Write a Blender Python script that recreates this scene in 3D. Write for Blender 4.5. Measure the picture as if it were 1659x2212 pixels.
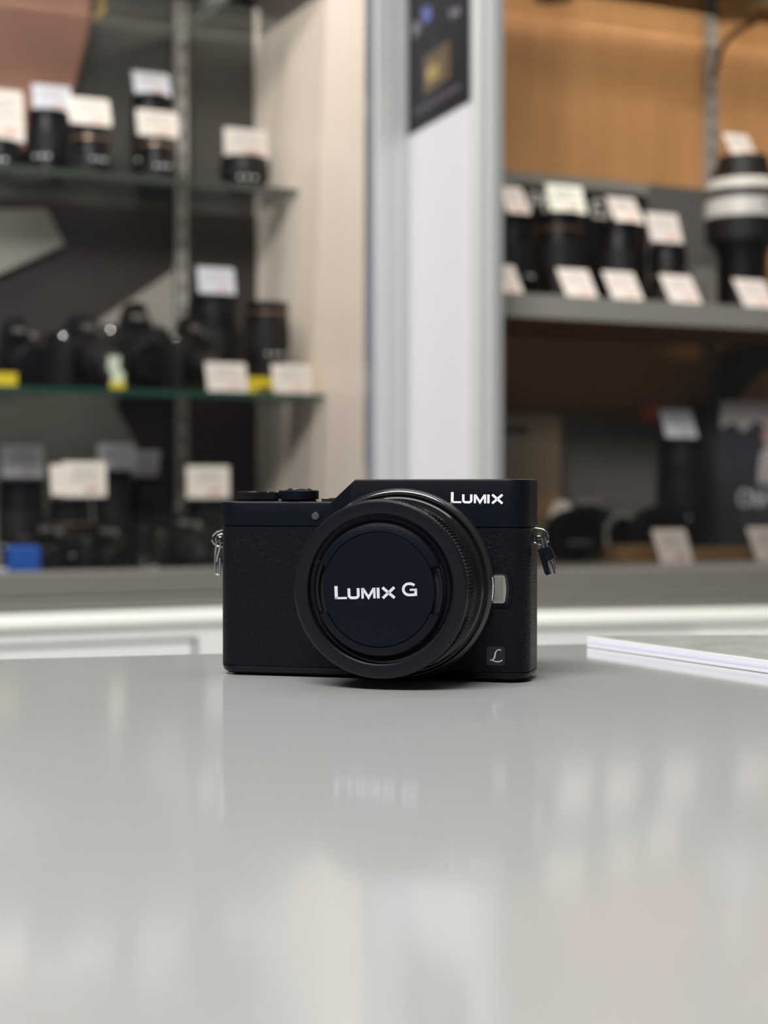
import bpy, bmesh, math, random
from mathutils import Vector, Matrix
random.seed(7)
for o in list(bpy.data.objects): bpy.data.objects.remove(o)
scene = bpy.context.scene
C = scene.collection
R = math.radians
# ------------------------------------------------------------------ camera
T = 0.90                      # height of the counter top
HC = 0.062                    # lens height above it
F = 3480.0; CX, CY = 829.5, 1106.0
PITCH = math.atan(52/F)
cd = bpy.data.cameras.new('camera'); cam = bpy.data.objects.new('camera', cd); C.objects.link(cam)
cam.location = (0, 0, T+HC); cam.rotation_euler = (R(90)-PITCH, 0, 0)
cd.sensor_fit = 'HORIZONTAL'; cd.sensor_width = 36; cd.lens = F/1659*36
cd.clip_start = 0.02; cd.clip_end = 60
cd.dof.use_dof = True; cd.dof.focus_distance = 0.502; cd.dof.aperture_fstop = cd.lens/5.0
scene.camera = cam
# ------------------------------------------------------------------ world, lamps, exposure
w = bpy.data.worlds.new('World'); scene.world = w; w.use_nodes = True
w.node_tree.nodes['Background'].inputs[0].default_value = (0.62, 0.72, 1.0, 1)
w.node_tree.nodes['Background'].inputs[1].default_value = 0.17
vs = scene.view_settings; vs.view_transform = 'Standard'; vs.look = 'None'; vs.gamma = 1; vs.use_curve_mapping = False
vs.exposure = -0.35
def area(name, loc, target, sx, sy, power, col, spread=180):
    l = bpy.data.lights.new(name, 'AREA'); l.shape = 'RECTANGLE'; l.size = sx; l.size_y = sy; l.energy = power; l.color = col
    l.spread = R(spread)
    o = bpy.data.objects.new(name, l); C.objects.link(o); o.location = loc
    o.rotation_euler = (Vector(target)-Vector(loc)).to_track_quat('-Z', 'Y').to_euler(); return o
area('ceiling_lamp_light', (0.2, 0.75, 2.65), (0.2, 0.85, 0), 1.6, 0.9, 19, (.97, .99, 1))
area('front_fill_light', (-0.5, -0.4, 2.4), (-0.05, 1.9, .8), 1.2, 0.5, 38, (1, .96, .93), 110)  # added front fill for the cabinet fronts, no fixture of the shop

# ------------------------------------------------------------------ helpers
def ray(px, py):
    d = Vector(((px-CX)/F, 1.0, -(py-CY)/F)); d.normalize()
    return Matrix.Rotation(-PITCH, 3, 'X') @ d
CAM = Vector((0, 0, T+HC))
def at(px, py, Y):
    d = ray(px, py); return CAM + d*(Y/d.y)
class Frame:
    """a cabinet's own axes: s along its front, d into its depth, z up"""
    def __init__(s_, x, y, deg):
        a = R(deg); s_.o = Vector((x, y, 0)); s_.u = Vector((math.sin(a), math.cos(a), 0)); s_.v = Vector((-math.cos(a), math.sin(a), 0))
        s_.rz = math.atan2(s_.u.y, s_.u.x)
    def p(s_, s, d, z): 
        q = s_.o + s_.u*s + s_.v*d; return Vector((q.x, q.y, z))
    def hit(s_, px, py, d):
        r = ray(px, py); n = s_.v
        t = (s_.o + n*d - CAM).dot(n)/r.dot(n); q = CAM + r*t
        return (q-s_.o).dot(s_.u), q.z
    def scale(s_, px, d):       # metres per pixel across the view there
        r = ray(px, 1054); n = s_.v; t = (s_.o+n*d-CAM).dot(n)/r.dot(n); return (r*t).y/F

def mat(name, col, rough=.5, metal=0, spec=.5, bump=None, bscale=200, bstr=.2, coat=0, coatr=.05, em=None, trans=0, var=0, vscale=10, ior=1.5, bdist=.0003):
    m = bpy.data.materials.new(name); m.use_nodes = True; nt = m.node_tree; b = nt.nodes['Principled BSDF']
    b.inputs['Base Color'].default_value = (*col, 1); b.inputs['Roughness'].default_value = rough; b.inputs['Metallic'].default_value = metal
    b.inputs['Specular IOR Level'].default_value = spec; b.inputs['Coat Weight'].default_value = coat; b.inputs['Coat Roughness'].default_value = coatr
    b.inputs['Transmission Weight'].default_value = trans; b.inputs['IOR'].default_value = ior
    tc = nt.nodes.new('ShaderNodeTexCoord')
    if em: b.inputs['Emission Color'].default_value = (*em[0], 1); b.inputs['Emission Strength'].default_value = em[1]
    if bump:
        if bump == 'leather':
            v = nt.nodes.new('ShaderNodeTexVoronoi'); v.feature = 'DISTANCE_TO_EDGE'; v.inputs['Scale'].default_value = bscale
            n2 = nt.nodes.new('ShaderNodeTexNoise'); n2.inputs['Scale'].default_value = bscale*.5
            mx = nt.nodes.new('ShaderNodeVectorMath'); mx.operation = 'MULTIPLY_ADD'; mx.inputs[1].default_value = (.002,)*3
            nt.links.new(tc.outputs['Object'], n2.inputs['Vector'])
            nt.links.new(n2.outputs['Color'], mx.inputs[0]); nt.links.new(tc.outputs['Object'], mx.inputs[2]); nt.links.new(mx.outputs[0], v.inputs['Vector'])
            src = v.outputs['Distance']
        else:
            v = nt.nodes.new('ShaderNodeTexNoise'); v.inputs['Scale'].default_value = bscale; v.inputs['Detail'].default_value = 4
            nt.links.new(tc.outputs['Object'], v.inputs['Vector']); src = v.outputs['Fac']
        bp = nt.nodes.new('ShaderNodeBump'); bp.inputs['Strength'].default_value = bstr; bp.inputs['Distance'].default_value = bdist
        nt.links.new(src, bp.inputs['Height']); nt.links.new(bp.outputs[0], b.inputs['Normal'])
    if var:
        n = nt.nodes.new('ShaderNodeTexNoise'); n.inputs['Scale'].default_value = vscale; n.inputs['Detail'].default_value = 3
        nt.links.new(tc.outputs['Object'], n.inputs['Vector'])
        r_ = nt.nodes.new('ShaderNodeMapRange'); r_.inputs['To Min'].default_value = 1-var; r_.inputs['To Max'].default_value = 1+var
        nt.links.new(n.outputs['Fac'], r_.inputs['Value'])
        h = nt.nodes.new('ShaderNodeHueSaturation'); h.inputs['Color'].default_value = (*col, 1)
        nt.links.new(r_.outputs[0], h.inputs['Value']); nt.links.new(h.outputs[0], b.inputs['Base Color'])
    return m
def glassmat(name, tint, refl=1.0):
    m = bpy.data.materials.new(name); m.use_nodes = True; nt = m.node_tree; nt.nodes.clear()
    out = nt.nodes.new('ShaderNodeOutputMaterial'); mx = nt.nodes.new('ShaderNodeMixShader'); t = nt.nodes.new('ShaderNodeBsdfTransparent')
    g = nt.nodes.new('ShaderNodeBsdfGlossy'); g.inputs['Roughness'].default_value = .02; g.inputs['Color'].default_value = (refl,)*3+(1,)
    f = nt.nodes.new('ShaderNodeFresnel'); f.inputs['IOR'].default_value = 1.35
    t.inputs['Color'].default_value = (*tint, 1)
    nt.links.new(f.outputs[0], mx.inputs[0]); nt.links.new(t.outputs[0], mx.inputs[1]); nt.links.new(g.outputs[0], mx.inputs[2]); nt.links.new(mx.outputs[0], out.inputs[0])
    return m
def woodmat(name, c1, c2, rough=.5):
    m = bpy.data.materials.new(name); m.use_nodes = True; nt = m.node_tree; b = nt.nodes['Principled BSDF']; b.inputs['Roughness'].default_value = rough
    tc = nt.nodes.new('ShaderNodeTexCoord'); mp = nt.nodes.new('ShaderNodeMapping'); mp.inputs['Scale'].default_value = (14, 14, 1.2)
    n = nt.nodes.new('ShaderNodeTexNoise'); n.inputs['Scale'].default_value = 2.2; n.inputs['Detail'].default_value = 5
    cr = nt.nodes.new('ShaderNodeValToRGB'); cr.color_ramp.elements[0].color = (*c1, 1); cr.color_ramp.elements[1].color = (*c2, 1)
    cr.color_ramp.elements[0].position = .35; cr.color_ramp.elements[1].position = .65
    nt.links.new(tc.outputs['Object'], mp.inputs[0]); nt.links.new(mp.outputs[0], n.inputs['Vector']); nt.links.new(n.outputs['Fac'], cr.inputs[0]); nt.links.new(cr.outputs[0], b.inputs['Base Color'])
    return m

def link(name, bm, m, parent=None, smooth=False, angle=35):
    bmesh.ops.recalc_face_normals(bm, faces=bm.faces)
    me = bpy.data.meshes.new(name); bm.to_mesh(me); bm.free()
    me.materials.append(m)
    if smooth:
        me.polygons.foreach_set('use_smooth', [True]*len(me.polygons))
        try: me.set_sharp_from_angle(angle=R(angle))
        except Exception: pass
    o = bpy.data.objects.new(name, me); C.objects.link(o)
    if parent: o.parent = parent
    return o
def thing(name, label, cat, loc=(0, 0, 0), rz=0, group=None):
    o = bpy.data.objects.new(name, None); C.objects.link(o); o.location = loc; o.rotation_euler = (0, 0, rz)
    o['label'] = label; o['category'] = cat; o.empty_display_size = .02
    if group: o['group'] = group
    return o
def tag(o, label, cat, group=None):
    o['label'] = label; o['category'] = cat
    if group: o['group'] = group
    return o
def struct(o): o['kind'] = 'structure'; return o
def box(bm, c, s, rot=None, bev=0):
    """box of centre c and full size s"""
    r = bmesh.ops.create_cube(bm, size=1); vs_ = r['verts']
    bmesh.ops.scale(bm, vec=s, verts=vs_)
    if bev:
        es = list({e for v in vs_ for e in v.link_edges})
        r2 = bmesh.ops.bevel(bm, geom=es, offset=bev, segments=2, affect='EDGES', profile=.5)
        vs_ = list({v for v in r2['verts']} | {v for f in r2['faces'] for v in f.verts} | {v for v in vs_ if v.is_valid})
    if rot: bmesh.ops.rotate(bm, cent=(0, 0, 0), matrix=rot, verts=vs_)
    bmesh.ops.translate(bm, vec=c, verts=vs_)
    return vs_
def prism(bm, pts, t0, t1, plane='xz'):
    """outline pts extruded from t0 to t1 along the axis the plane leaves out"""
    def mk(p, t): return (p[0], t, p[1]) if plane == 'xz' else ((p[0], p[1], t) if plane == 'xy' else (t, p[0], p[1]))
    a = [bm.verts.new(mk(p, t0)) for p in pts]; b = [bm.verts.new(mk(p, t1)) for p in pts]
    n = len(pts)
    bm.faces.new(a); bm.faces.new(b[::-1])
    for i in range(n): bm.faces.new((a[i], b[i], b[(i+1) % n], a[(i+1) % n]))
    return a+b
def lathe(bm, prof, seg=48, axis='z', c=(0, 0, 0), closed=False, a0=0, a1=360, teeth=0, depth=0):
    """prof: (t along axis, radius). teeth modulates the radius"""
    full = (a1-a0) >= 360; n = seg if full else seg+1
    rings = []
    for (t, r) in prof:
        ring = []
        for i in range(n):
            a = R(a0 + (a1-a0)*i/seg)
            rr = r - (depth if (teeth and i % 2) else 0)
            x, y = rr*math.cos(a), rr*math.sin(a)
            if axis == 'z': p = (c[0]+x, c[1]+y, c[2]+t)
            elif axis == 'y': p = (c[0]+x, c[1]+t, c[2]+y)
            else: p = (c[0]+t, c[1]+x, c[2]+y)
            ring.append(bm.verts.new(p))
        rings.append(ring)
    m = n if full else n-1
    L = len(rings)
    for k in range(L if closed else L-1):
        A, B = rings[k], rings[(k+1) % L]
        for i in range(m):
            j = (i+1) % n
            try: bm.faces.new((A[i], A[j], B[j], B[i]))
            except Exception: pass
    if not closed and full:
        if prof[0][1] > 1e-6: bm.faces.new(rings[0][::-1])
        if prof[-1][1] > 1e-6: bm.faces.new(rings[-1])
    if not full and closed:
        bm.faces.new([r[0] for r in rings]); bm.faces.new([r[-1] for r in rings][::-1])
    return rings
def tube(bm, pts, r, seg=10, caps=True):
    pts = [Vector(p) for p in pts]; rings = []
    up = Vector((0, 0, 1))
    for i, p in enumerate(pts):
        d = (pts[min(i+1, len(pts)-1)]-pts[max(i-1, 0)]).normalized()
        a = d.cross(up) if abs(d.dot(up)) < .95 else d.cross(Vector((1, 0, 0)))
        a.normalize(); b = d.cross(a)
        rings.append([bm.verts.new(p + a*r*math.cos(2*math.pi*k/seg) + b*r*math.sin(2*math.pi*k/seg)) for k in range(seg)])
    for A, B in zip(rings, rings[1:]):
        for k in range(seg): bm.faces.new((A[k], A[(k+1) % seg], B[(k+1) % seg], B[k]))
    if caps: bm.faces.new(rings[0][::-1]); bm.faces.new(rings[-1])
def ribbon(bm, pts, w_, t0, t1, X=lambda x, z: (x, z)):
    """a stroke of width w_ (one number or one per point) along pts in x,z, from t0 to t1 in y"""
    n = len(pts); ws = w_ if isinstance(w_, (list, tuple)) else [w_]*n
    L, Rr = [], []
    for i in range(n):
        p = Vector(pts[i]); a = Vector(pts[max(i-1, 0)]); b = Vector(pts[min(i+1, n-1)])
        d1 = (p-a).normalized() if i else (b-p).normalized(); d2 = (b-p).normalized() if i < n-1 else d1
        n1 = Vector((-d1.y, d1.x)); n2 = Vector((-d2.y, d2.x)); m_ = (n1+n2).normalized()
        k = ws[i]/2/max(.4, m_.dot(n1)); L.append(p+m_*k); Rr.append(p-m_*k)
    for i in range(n-1):
        prism(bm, [X(*L[i]), X(*L[i+1]), X(*Rr[i+1]), X(*Rr[i])], t0, t1)
def arcpts(cx, cz, rx, rz, a0, a1, n=10):
    return [(cx+rx*math.cos(R(a0+(a1-a0)*i/n)), cz+rz*math.sin(R(a0+(a1-a0)*i/n))) for i in range(n+1)]

GL = {  # glyph strokes: (points, width), on a 100-unit cap height
 'L': ([([(12, 100), (12, 0)], 24), ([(0, 8), (92, 8)], 16)], 98),
 'U': ([([(11, 80), (11, 30)] + arcpts(31, 28, 20, 20, 180, 270, 6) + arcpts(61, 28, 20, 20, 270, 360, 6) + [(81, 30), (81, 80)], 21)], 104),
 'M': ([([(9, 0), (9, 80)], 18), ([(98, 0), (98, 80)], 18), ([(12, 77), (53.5, 8), (95, 77)], 18.5)], 116),
 'I': ([([(11, 0), (11, 80)], 21)], 28),
 'X': ([([(16, 80), (105, 0)], 21), ([(105, 80), (16, 0)], 21)], 118),
 'G': ([(arcpts(58, 50, 50, 43, 42, 90, 5) + arcpts(54, 50, 44, 43, 90, 270, 16)[0:] + [(75, 7), (104, 9), (104, 46)], 20), ([(114, 46), (60, 46)], 15)], 120),
 'P': ([([(9, 0), (9, 100)], 18), ([(9, 92)] + arcpts(50, 70, 24, 22, 90, -90, 8) + [(9, 48)], 16)], 86),
 'R': ([([(9, 0), (9, 100)], 18), ([(9, 92)] + arcpts(50, 70, 24, 22, 90, -90, 8) + [(9, 48)], 16), ([(44, 48), (76, 0)], 18)], 92),
 'E': ([([(9, 0), (9, 100)], 18), ([(0, 92), (70, 92)], 16), ([(0, 50), (62, 50)], 16), ([(0, 8), (70, 8)], 16)], 82),
 'A': ([([(6, 0), (46, 98), (86, 0)], 18), ([(22, 34), (70, 34)], 14)], 100),
 'O': ([(arcpts(50, 50, 42, 42, 0, 360, 24), 17)], 112),
 'm': ([([(9, 0), (9, 100)], 17), ([(98, 0), (98, 100)], 17), ([(12, 96), (53.5, 8), (95, 96)], 19)], 120),
 '-': ([([(6, 45), (44, 45)], 15)], 60),
 '1': ([([(8, 80), (32, 96), (32, 0)], 17)], 60),
 ' ': ([], 60),
}
def word(bm, text, x0, z0, h, t0, t1, rot=0, sx=1.0, adv=1.0):
    k = h/100; x = 0; ca, sa = math.cos(R(rot)), math.sin(R(rot))
    for ch in text:
        st, wd = GL[ch]
        for pts, sw in st:
            def X(a, b, x=x):
                a = (a+x)*k*sx; b = b*k; return (x0+a*ca-b*sa, z0+a*sa+b*ca)
            ribbon(bm, pts, sw, t0, t1, X)
        x += wd*adv
    return x*k*sx

# ------------------------------------------------------------------ materials
M = {}
M['counter'] = mat('counter_laminate', (.385, .40, .395), .10, bump='noise', bscale=260, bstr=.03, var=.03, vscale=6)
M['edge'] = mat('counter_edge', (.6, .6, .58), .4)
M['floor'] = mat('floor_tile', (.35, .34, .33), .4)
M['wall'] = mat('plaster', (.7, .68, .65), .8)
M['ceiling'] = mat('ceiling_paint', (.8, .8, .78), .8)
M['leather'] = mat('leatherette', (.0032, .0038, .0068), .42, spec=.15, bump='leather', bscale=800, bstr=.6, bdist=.0004)
M['plate'] = mat('satin_black_metal', (.0032, .0042, .0080), .34, spec=.17, bump='noise', bscale=6000, bstr=.12, bdist=.0001)
M['plastic'] = mat('black_plastic', (.0035, .0038, .0055), .36, spec=.16)
M['ringm'] = mat('black_anodised_ring', (.006, .0065, .0095), .3, spec=.28)
M['gloss'] = mat('gloss_black', (.008, .008, .009), .12, spec=.7)
M['mount'] = mat('dark_mount_metal', (.014, .014, .013), .16, spec=.8)
M['dark'] = mat('dark_gap', (.002, .002, .002), .7)
M['capface'] = mat('cap_plastic', (.0034, .0043, .0085), .34, spec=.17, bump='noise', bscale=5000, bstr=.1, bdist=.0001)
M['white'] = mat('white_print', (.85, .87, .92), .4)
M['silverprint'] = mat('silver_print', (.8, .84, .92), .3, metal=.35)
M['badge'] = mat('badge_grey', (.013, .016, .020), .4, spec=.3)
M['script'] = mat('script_grey', (.5, .5, .48), .35)
M['chrome'] = mat('chrome', (.78, .78, .74), .14, metal=1)
M['brushed'] = mat('silver_button', (.62, .6, .55), .3, metal=.9)
M['lampglass'] = mat('lamp_diffuser', (.05, .055, .06), .25)
M['lensblack'] = mat('lens_black', (.006, .0055, .0055), .36, spec=.35)
M['lensgloss'] = mat('lens_gloss_black', (.010, .010, .012), .16, spec=.7)
M['rubber'] = mat('lens_rubber', (.007, .0065, .0065), .6, spec=.3, bump='noise', bscale=400, bstr=.3)
M['lensring'] = mat('lens_ring_pale', (.55, .54, .50), .4)
M['lensgrey'] = mat('lens_grey', (.16, .16, .15), .45)
M['goldring'] = mat('lens_copper_ring', (.5, .33, .22), .3, metal=.8)
M['card'] = mat('price_card_white', (.66, .61, .56), .55)
M['cardcool'] = mat('price_card_cool', (.58, .60, .67), .55)
M['cardlow'] = mat('price_card_lightened', (.95, .88, .80), .55)  # card white lightened in colour where the shelf blocks the lamp
M['cardcool2'] = mat('price_card_cool_lightened', (.80, .83, .90), .55)  # bluish card lightened in colour for the dim cabinet bottoms
M['cardgreen'] = mat('price_card_pale_green', (.85, .88, .76), .5)
M['ink'] = mat('grey_print', (.50, .48, .46), .6)
M['red'] = mat('red_print', (.62, .40, .36), .6)
M['cream'] = mat('cream_panel', (.88, .78, .69), .42, var=.03, vscale=3)
M['whitepanel'] = mat('white_panel', (.74, .73, .77), .45)
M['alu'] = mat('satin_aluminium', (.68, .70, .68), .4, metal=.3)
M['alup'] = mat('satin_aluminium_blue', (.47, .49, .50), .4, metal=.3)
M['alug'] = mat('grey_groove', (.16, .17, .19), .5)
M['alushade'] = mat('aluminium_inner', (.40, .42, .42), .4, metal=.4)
M['railgrey'] = mat('rail_grey', (.17, .165, .15), .45, metal=.2)
M['rail2'] = mat('rail_beige', (.20, .195, .17), .45, metal=.2)
M['ledge'] = mat('ledge_white', (.86, .88, .82), .35)
M['base'] = mat('base_grey_laminate', (.68, .72, .69), .4)
M['recess'] = mat('drawer_gap', (.20, .21, .195), .6)
M['backdark'] = mat('charcoal_back', (.042, .041, .036), .6, var=.05, vscale=4)
M['backwine'] = mat('dark_wine_back', (.022, .014, .014), .6, var=.5, vscale=9)
M['board'] = mat('grey_stand_in_board', (.27, .255, .225), .6)
M['salmon'] = mat('salmon_reflection', (.25, .12, .085), .6, var=.25, vscale=5)
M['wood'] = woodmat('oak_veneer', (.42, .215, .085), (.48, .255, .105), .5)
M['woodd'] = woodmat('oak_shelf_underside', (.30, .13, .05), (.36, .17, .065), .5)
M['metalshelf'] = mat('grey_metal_shelf', (.27, .27, .23), .45, metal=.2)
M['greyback'] = mat('grey_backboard', (.21, .205, .18), .5)
M['greyback2'] = mat('dark_grey_backboard', (.085, .085, .082), .5)
M['greyback3'] = mat('grey_low_board', (.15, .145, .13), .5)
M['upright'] = mat('slotted_steel', (.32, .305, .285), .45, metal=.2)
M['glass'] = glassmat('shelf_glass', (.95, .965, .955))
M['glassedge2'] = mat('glass_edge_grey', (.055, .068, .055), .25, spec=.6)
M['glassedge'] = mat('glass_edge_green', (.02, .07, .05), .2, spec=.6)
M['pane'] = glassmat('door_glass', (.97, .97, .965), .8)
M['cardboard'] = mat('cardboard', (.36, .22, .10), .7, var=.06, vscale=20)
M['blue'] = mat('blue_plastic', (.02, .12, .55), .4)
M['yellow'] = mat('yellow_card', (.72, .58, .02), .5)
M['orange'] = mat('orange_disc', (.85, .20, .07), .5)
M['poster'] = mat('poster_black', (.008, .007, .010), .45, spec=.15)
M['gold'] = mat('poster_gold', (.10, .065, .03), .5, var=.5, vscale=60)
M['pblue'] = mat('poster_blue', (.12, .14, .42), .5)
M['pgrey'] = mat('poster_grey', (.16, .15, .18), .5)
M['ptext'] = mat('poster_caption', (.05, .042, .06), .5)
M['acry'] = mat('acrylic_edge_white', (.74, .75, .80), .3)
M['acrytop'] = mat('acrylic_sheet_top', (.50, .52, .47), .12, bump='noise', bscale=300, bstr=.05, var=.2, vscale=120)
M['core'] = mat('acrylic_core_lavender', (.66, .68, .85), .3)
M['brass'] = mat('gold_bracket', (.40, .29, .10), .35, metal=.7)
M['bronze'] = mat('bronze_brown', (.13, .07, .03), .4)
M['sky'] = mat('box_sky_print', (.60, .55, .57), .5, var=.2, vscale=12)
M['mountain'] = mat('box_mountain_print', (.045, .045, .06), .5, var=.5, vscale=30)
M['skin'] = mat('print_skin', (.30, .16, .10), .6)
M['greyfur'] = mat('felt_grey', (.34, .33, .29), .8, bump='noise', bscale=300, bstr=.6)
M['boxside'] = mat('box_brown_print', (.20, .15, .095), .6, var=.15, vscale=25)
M['paper'] = mat('cream_paper', (.95, .84, .72), .5)
M['greentag'] = mat('pale_green_tag', (.62, .72, .58), .5)

# ------------------------------------------------------------------ the room
def plainbox(name, lo, hi, m, bev=0):
    bm = bmesh.new(); box(bm, [(a+b)/2 for a, b in zip(lo, hi)], [b-a for a, b in zip(lo, hi)], bev=bev); return link(name, bm, m)
struct(plainbox('floor', (-3.2, -2.6, -.05), (3.4, 3.9, 0), M['floor']))
struct(plainbox('ceiling', (-3.2, -2.6, 2.75), (3.4, 3.9, 2.80), M['ceiling']))
struct(plainbox('wall_back', (-3.2, 3.9, 0), (3.4, 3.98, 2.75), M['wall']))
struct(plainbox('wall_left', (-3.28, -2.6, 0), (-3.2, 3.98, 2.75), M['wall']))
struct(plainbox('wall_right', (3.4, -2.6, 0), (3.48, 3.98, 2.75), M['wall']))
lt = thing('ceiling_light', 'rectangular white ceiling light panel above the grey counter', 'ceiling light', (.2, .75, 2.70))
bm = bmesh.new(); box(bm, (0, 0, .025), (1.7, 1.0, .05)); link('housing', bm, M['alu'], lt)

# ------------------------------------------------------------------ sales counter
ct = thing('sales_counter', 'glossy pale grey counter top in the foreground', 'counter', (0, 0, 0))
bm = bmesh.new()
e0 = Vector((-.138, .583)); ed = Vector((.218, .058)).normalized()
far = [e0-ed*.95, e0+ed*1.15]
top = [(far[0].x, far[0].y), (far[1].x, far[1].y), (far[1].x+.1, -.42), (far[0].x+.02, -.42)]
prism(bm, top, T-.035, T, 'xy'); bmesh.ops.recalc_face_normals(bm, faces=bm.faces)
bmesh.ops.bevel(bm, geom=[e for e in bm.edges if abs(e.verts[0].co.z-T) < 1e-4 and abs(e.verts[1].co.z-T) < 1e-4], offset=.0012, segments=2, affect='EDGES')
link('worktop', bm, M['counter'], ct)
bm = bmesh.new(); ins = [(far[0].x+.06, far[0].y-.05), (far[1].x-.06, far[1].y-.08), (far[1].x+.04, -.36), (far[0].x+.08, -.36)]
prism(bm, ins, 0, T-.035, 'xy'); link('cabinet_body', bm, M['base'], ct)

# ------------------------------------------------------------------ the two wall cabinets
LC = Frame(-.0219, 1.95, 65)
RC = Frame(.1013, 1.811, 65)
BZ = T+HC
def fbox(fr, s0, s1, d0, d1, z0, z1, bm=None, bev=0):
    bm = bm or bmesh.new()
    c = fr.p((s0+s1)/2, (d0+d1)/2, (z0+z1)/2)
    box(bm, c, (s1-s0, d1-d0, z1-z0), rot=Matrix.Rotation(fr.rz, 3, 'Z'), bev=bev)
    return bm
zt = 2.15
zfl = BZ-.115   # inside floor of the left cabinet
lc = thing('display_cabinet', 'glass-fronted display cabinet on the left with a dark back and cream end panel', 'display cabinet')
link('back_panel', fbox(LC, -1.55, .02, .384, .40, BZ-.13, zt), M['backdark'], lc)
link('back_lining', fbox(LC, -1.55, .0, .376, .384, BZ-.11, BZ+.385), M['backwine'], lc)
link('side_panel', fbox(LC, .0, .02, .003, .40, BZ-.13, zt), M['cream'], lc)
link('top_panel', fbox(LC, -1.55, .02, .003, .40, zt, zt+.02), M['alu'], lc)
link('floor_panel', fbox(LC, -1.55, .0, .003, .376, zfl-.015, zfl), M['backdark'], lc)
link('door_gasket', fbox(LC, .0, .007, -.006, .003, BZ-.13, zt), M['alug'], lc)
link('frame_post', fbox(LC, .007, .0518, -.012, .003, BZ-.13, zt, bev=.002), M['alup'], lc)
bm = fbox(LC, .028, .031, -.0135, -.012, BZ-.13, zt); fbox(LC, .044, .0465, -.0135, -.012, BZ-.13, zt, bm); link('post_groove', bm, M['alushade'], lc)
link('bottom_rail', fbox(LC, -1.6, .045, -.03, .003, BZ-.121, BZ-.0915, bev=.003), M['railgrey'], lc)
bm = fbox(LC, -1.6, .045, -.034, .003, BZ-.136, BZ-.1215, bev=.002); fbox(LC, -1.6, .05, -.036, -.033, BZ-.128, BZ-.126, bm); link('door_track', bm, M['rail2'], lc)
link('ledge', fbox(LC, -1.65, .08, -.053, .1, BZ-.1535, BZ-.1365, bev=.005), M['ledge'], lc)
link('base_front', fbox(LC, -1.6, .08, -.045, .4, .0, BZ-.1545), M['base'], lc)
s1, z1 = LC.hit(425, 1376, -.045)
bm = fbox(LC, s1-.9, s1, -.047, -.0445, z1-.0055, z1); fbox(LC, s1-.006, s1, -.047, -.0445, z1-.30, z1, bm); fbox(LC, s1-.9, s1, -.047, -.0445, z1-.303, z1-.30, bm)
link('drawer_gap', bm, M['recess'], lc)
link('drawer_front', fbox(LC, s1-.895, s1-.0065, -.050, -.0445, z1-.297, z1-.006, bev=.001), M['base'], lc)
pn = link('sliding_glass_door', fbox(LC, -1.5, .0, -.002, .002, BZ-.0915, zt), M['pane'], lc)
pole_s, _ = LC.hit(388, 600, .374)
def upright(fr, s, d, z0, z1, par, m):
    o = link('slotted_upright', fbox(fr, s-.0085, s+.0085, d-.012, d, z0, z1), m, par)
    bm = bmesh.new(); z = z0+.02
    while z < z1: fbox(fr, s-.0022, s+.0022, d-.0125, d-.0118, z, z+.012, bm); z += .03
    link('slots', bm, M['dark'], o)
upright(LC, pole_s, .374, BZ-.11, zt, lc, M['upright'])

rc = thing('display_cabinet', 'wood-backed display cabinet on the right with grey metal shelf', 'display cabinet')
link('back_panel', fbox(RC, .012, 1.35, .38, .396, BZ-.13, zt), M['wood'], rc)
link('side_panel', fbox(RC, .006, .012, .012, .38, BZ-.13, zt), M['whitepanel'], rc)
link('top_panel', fbox(RC, .006, 1.35, .003, .396, zt+.0005, zt+.02), M['alu'], rc)
link('floor_panel', fbox(RC, .012, 1.35, .003, .38, BZ-.105, BZ-.092), M['greyback'], rc)
link('frame_post', fbox(RC, .0002, .0245, -.002, .012, BZ-.13, zt, bev=.0015), M['alu'], rc)
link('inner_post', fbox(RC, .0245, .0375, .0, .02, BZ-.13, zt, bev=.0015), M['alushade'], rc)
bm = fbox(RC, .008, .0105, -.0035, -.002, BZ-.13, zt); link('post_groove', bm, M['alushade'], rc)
RB = Frame(RC.o.x+.0, RC.o.y-.02, 77)
link('bottom_rail', fbox(RB, .03, 1.3, -.02, .02, BZ-.136, BZ-.0905, bev=.003), M['railgrey'], rc)
link('door_track', fbox(RB, -.01, 1.3, -.022, -.019, BZ-.122, BZ-.118), M['rail2'], rc)
link('ledge', fbox(RB, -.05, 1.3, -.043, .1, BZ-.1535, BZ-.1365, bev=.005), M['ledge'], rc)
link('base_front', fbox(RB, -.05, 1.3, -.035, .5, 0, BZ-.1545), M['base'], rc)
s2, z2 = RB.hit(1500, 1378, -.035)
link('drawer_front', fbox(RB, s2, s2+.6, -.040, -.0345, z2-.3, z2, bev=.001), M['base'], rc)
link('drawer_pull', fbox(RB, s2+.0, s2+.3, -.046, -.038, z2-.002, z2+.004, bev=.001), M['ledge'], rc)
us, _ = RC.hit(1538, 300, .37)
upright(RC, us, .38, BZ-.10, zt, rc, M['upright'])
link('glass_door', fbox(RC, .0375, 1.3, .004, .008, BZ-.09, BZ+.19), M['pane'], rc)
# white end panel facing the cream one, between the two cabinets
wp = thing('end_panel', 'glossy white end panel between the two cabinets, poster on its upper part', 'panel')
link('board', fbox(RC, -.0005, .0055, .0125, .178, BZ-.13, zt), M['whitepanel'], wp)
link('back_board', fbox(RC, .0, .0055, .178, .25, BZ-.13, zt), M['alushade'], wp)

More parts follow.
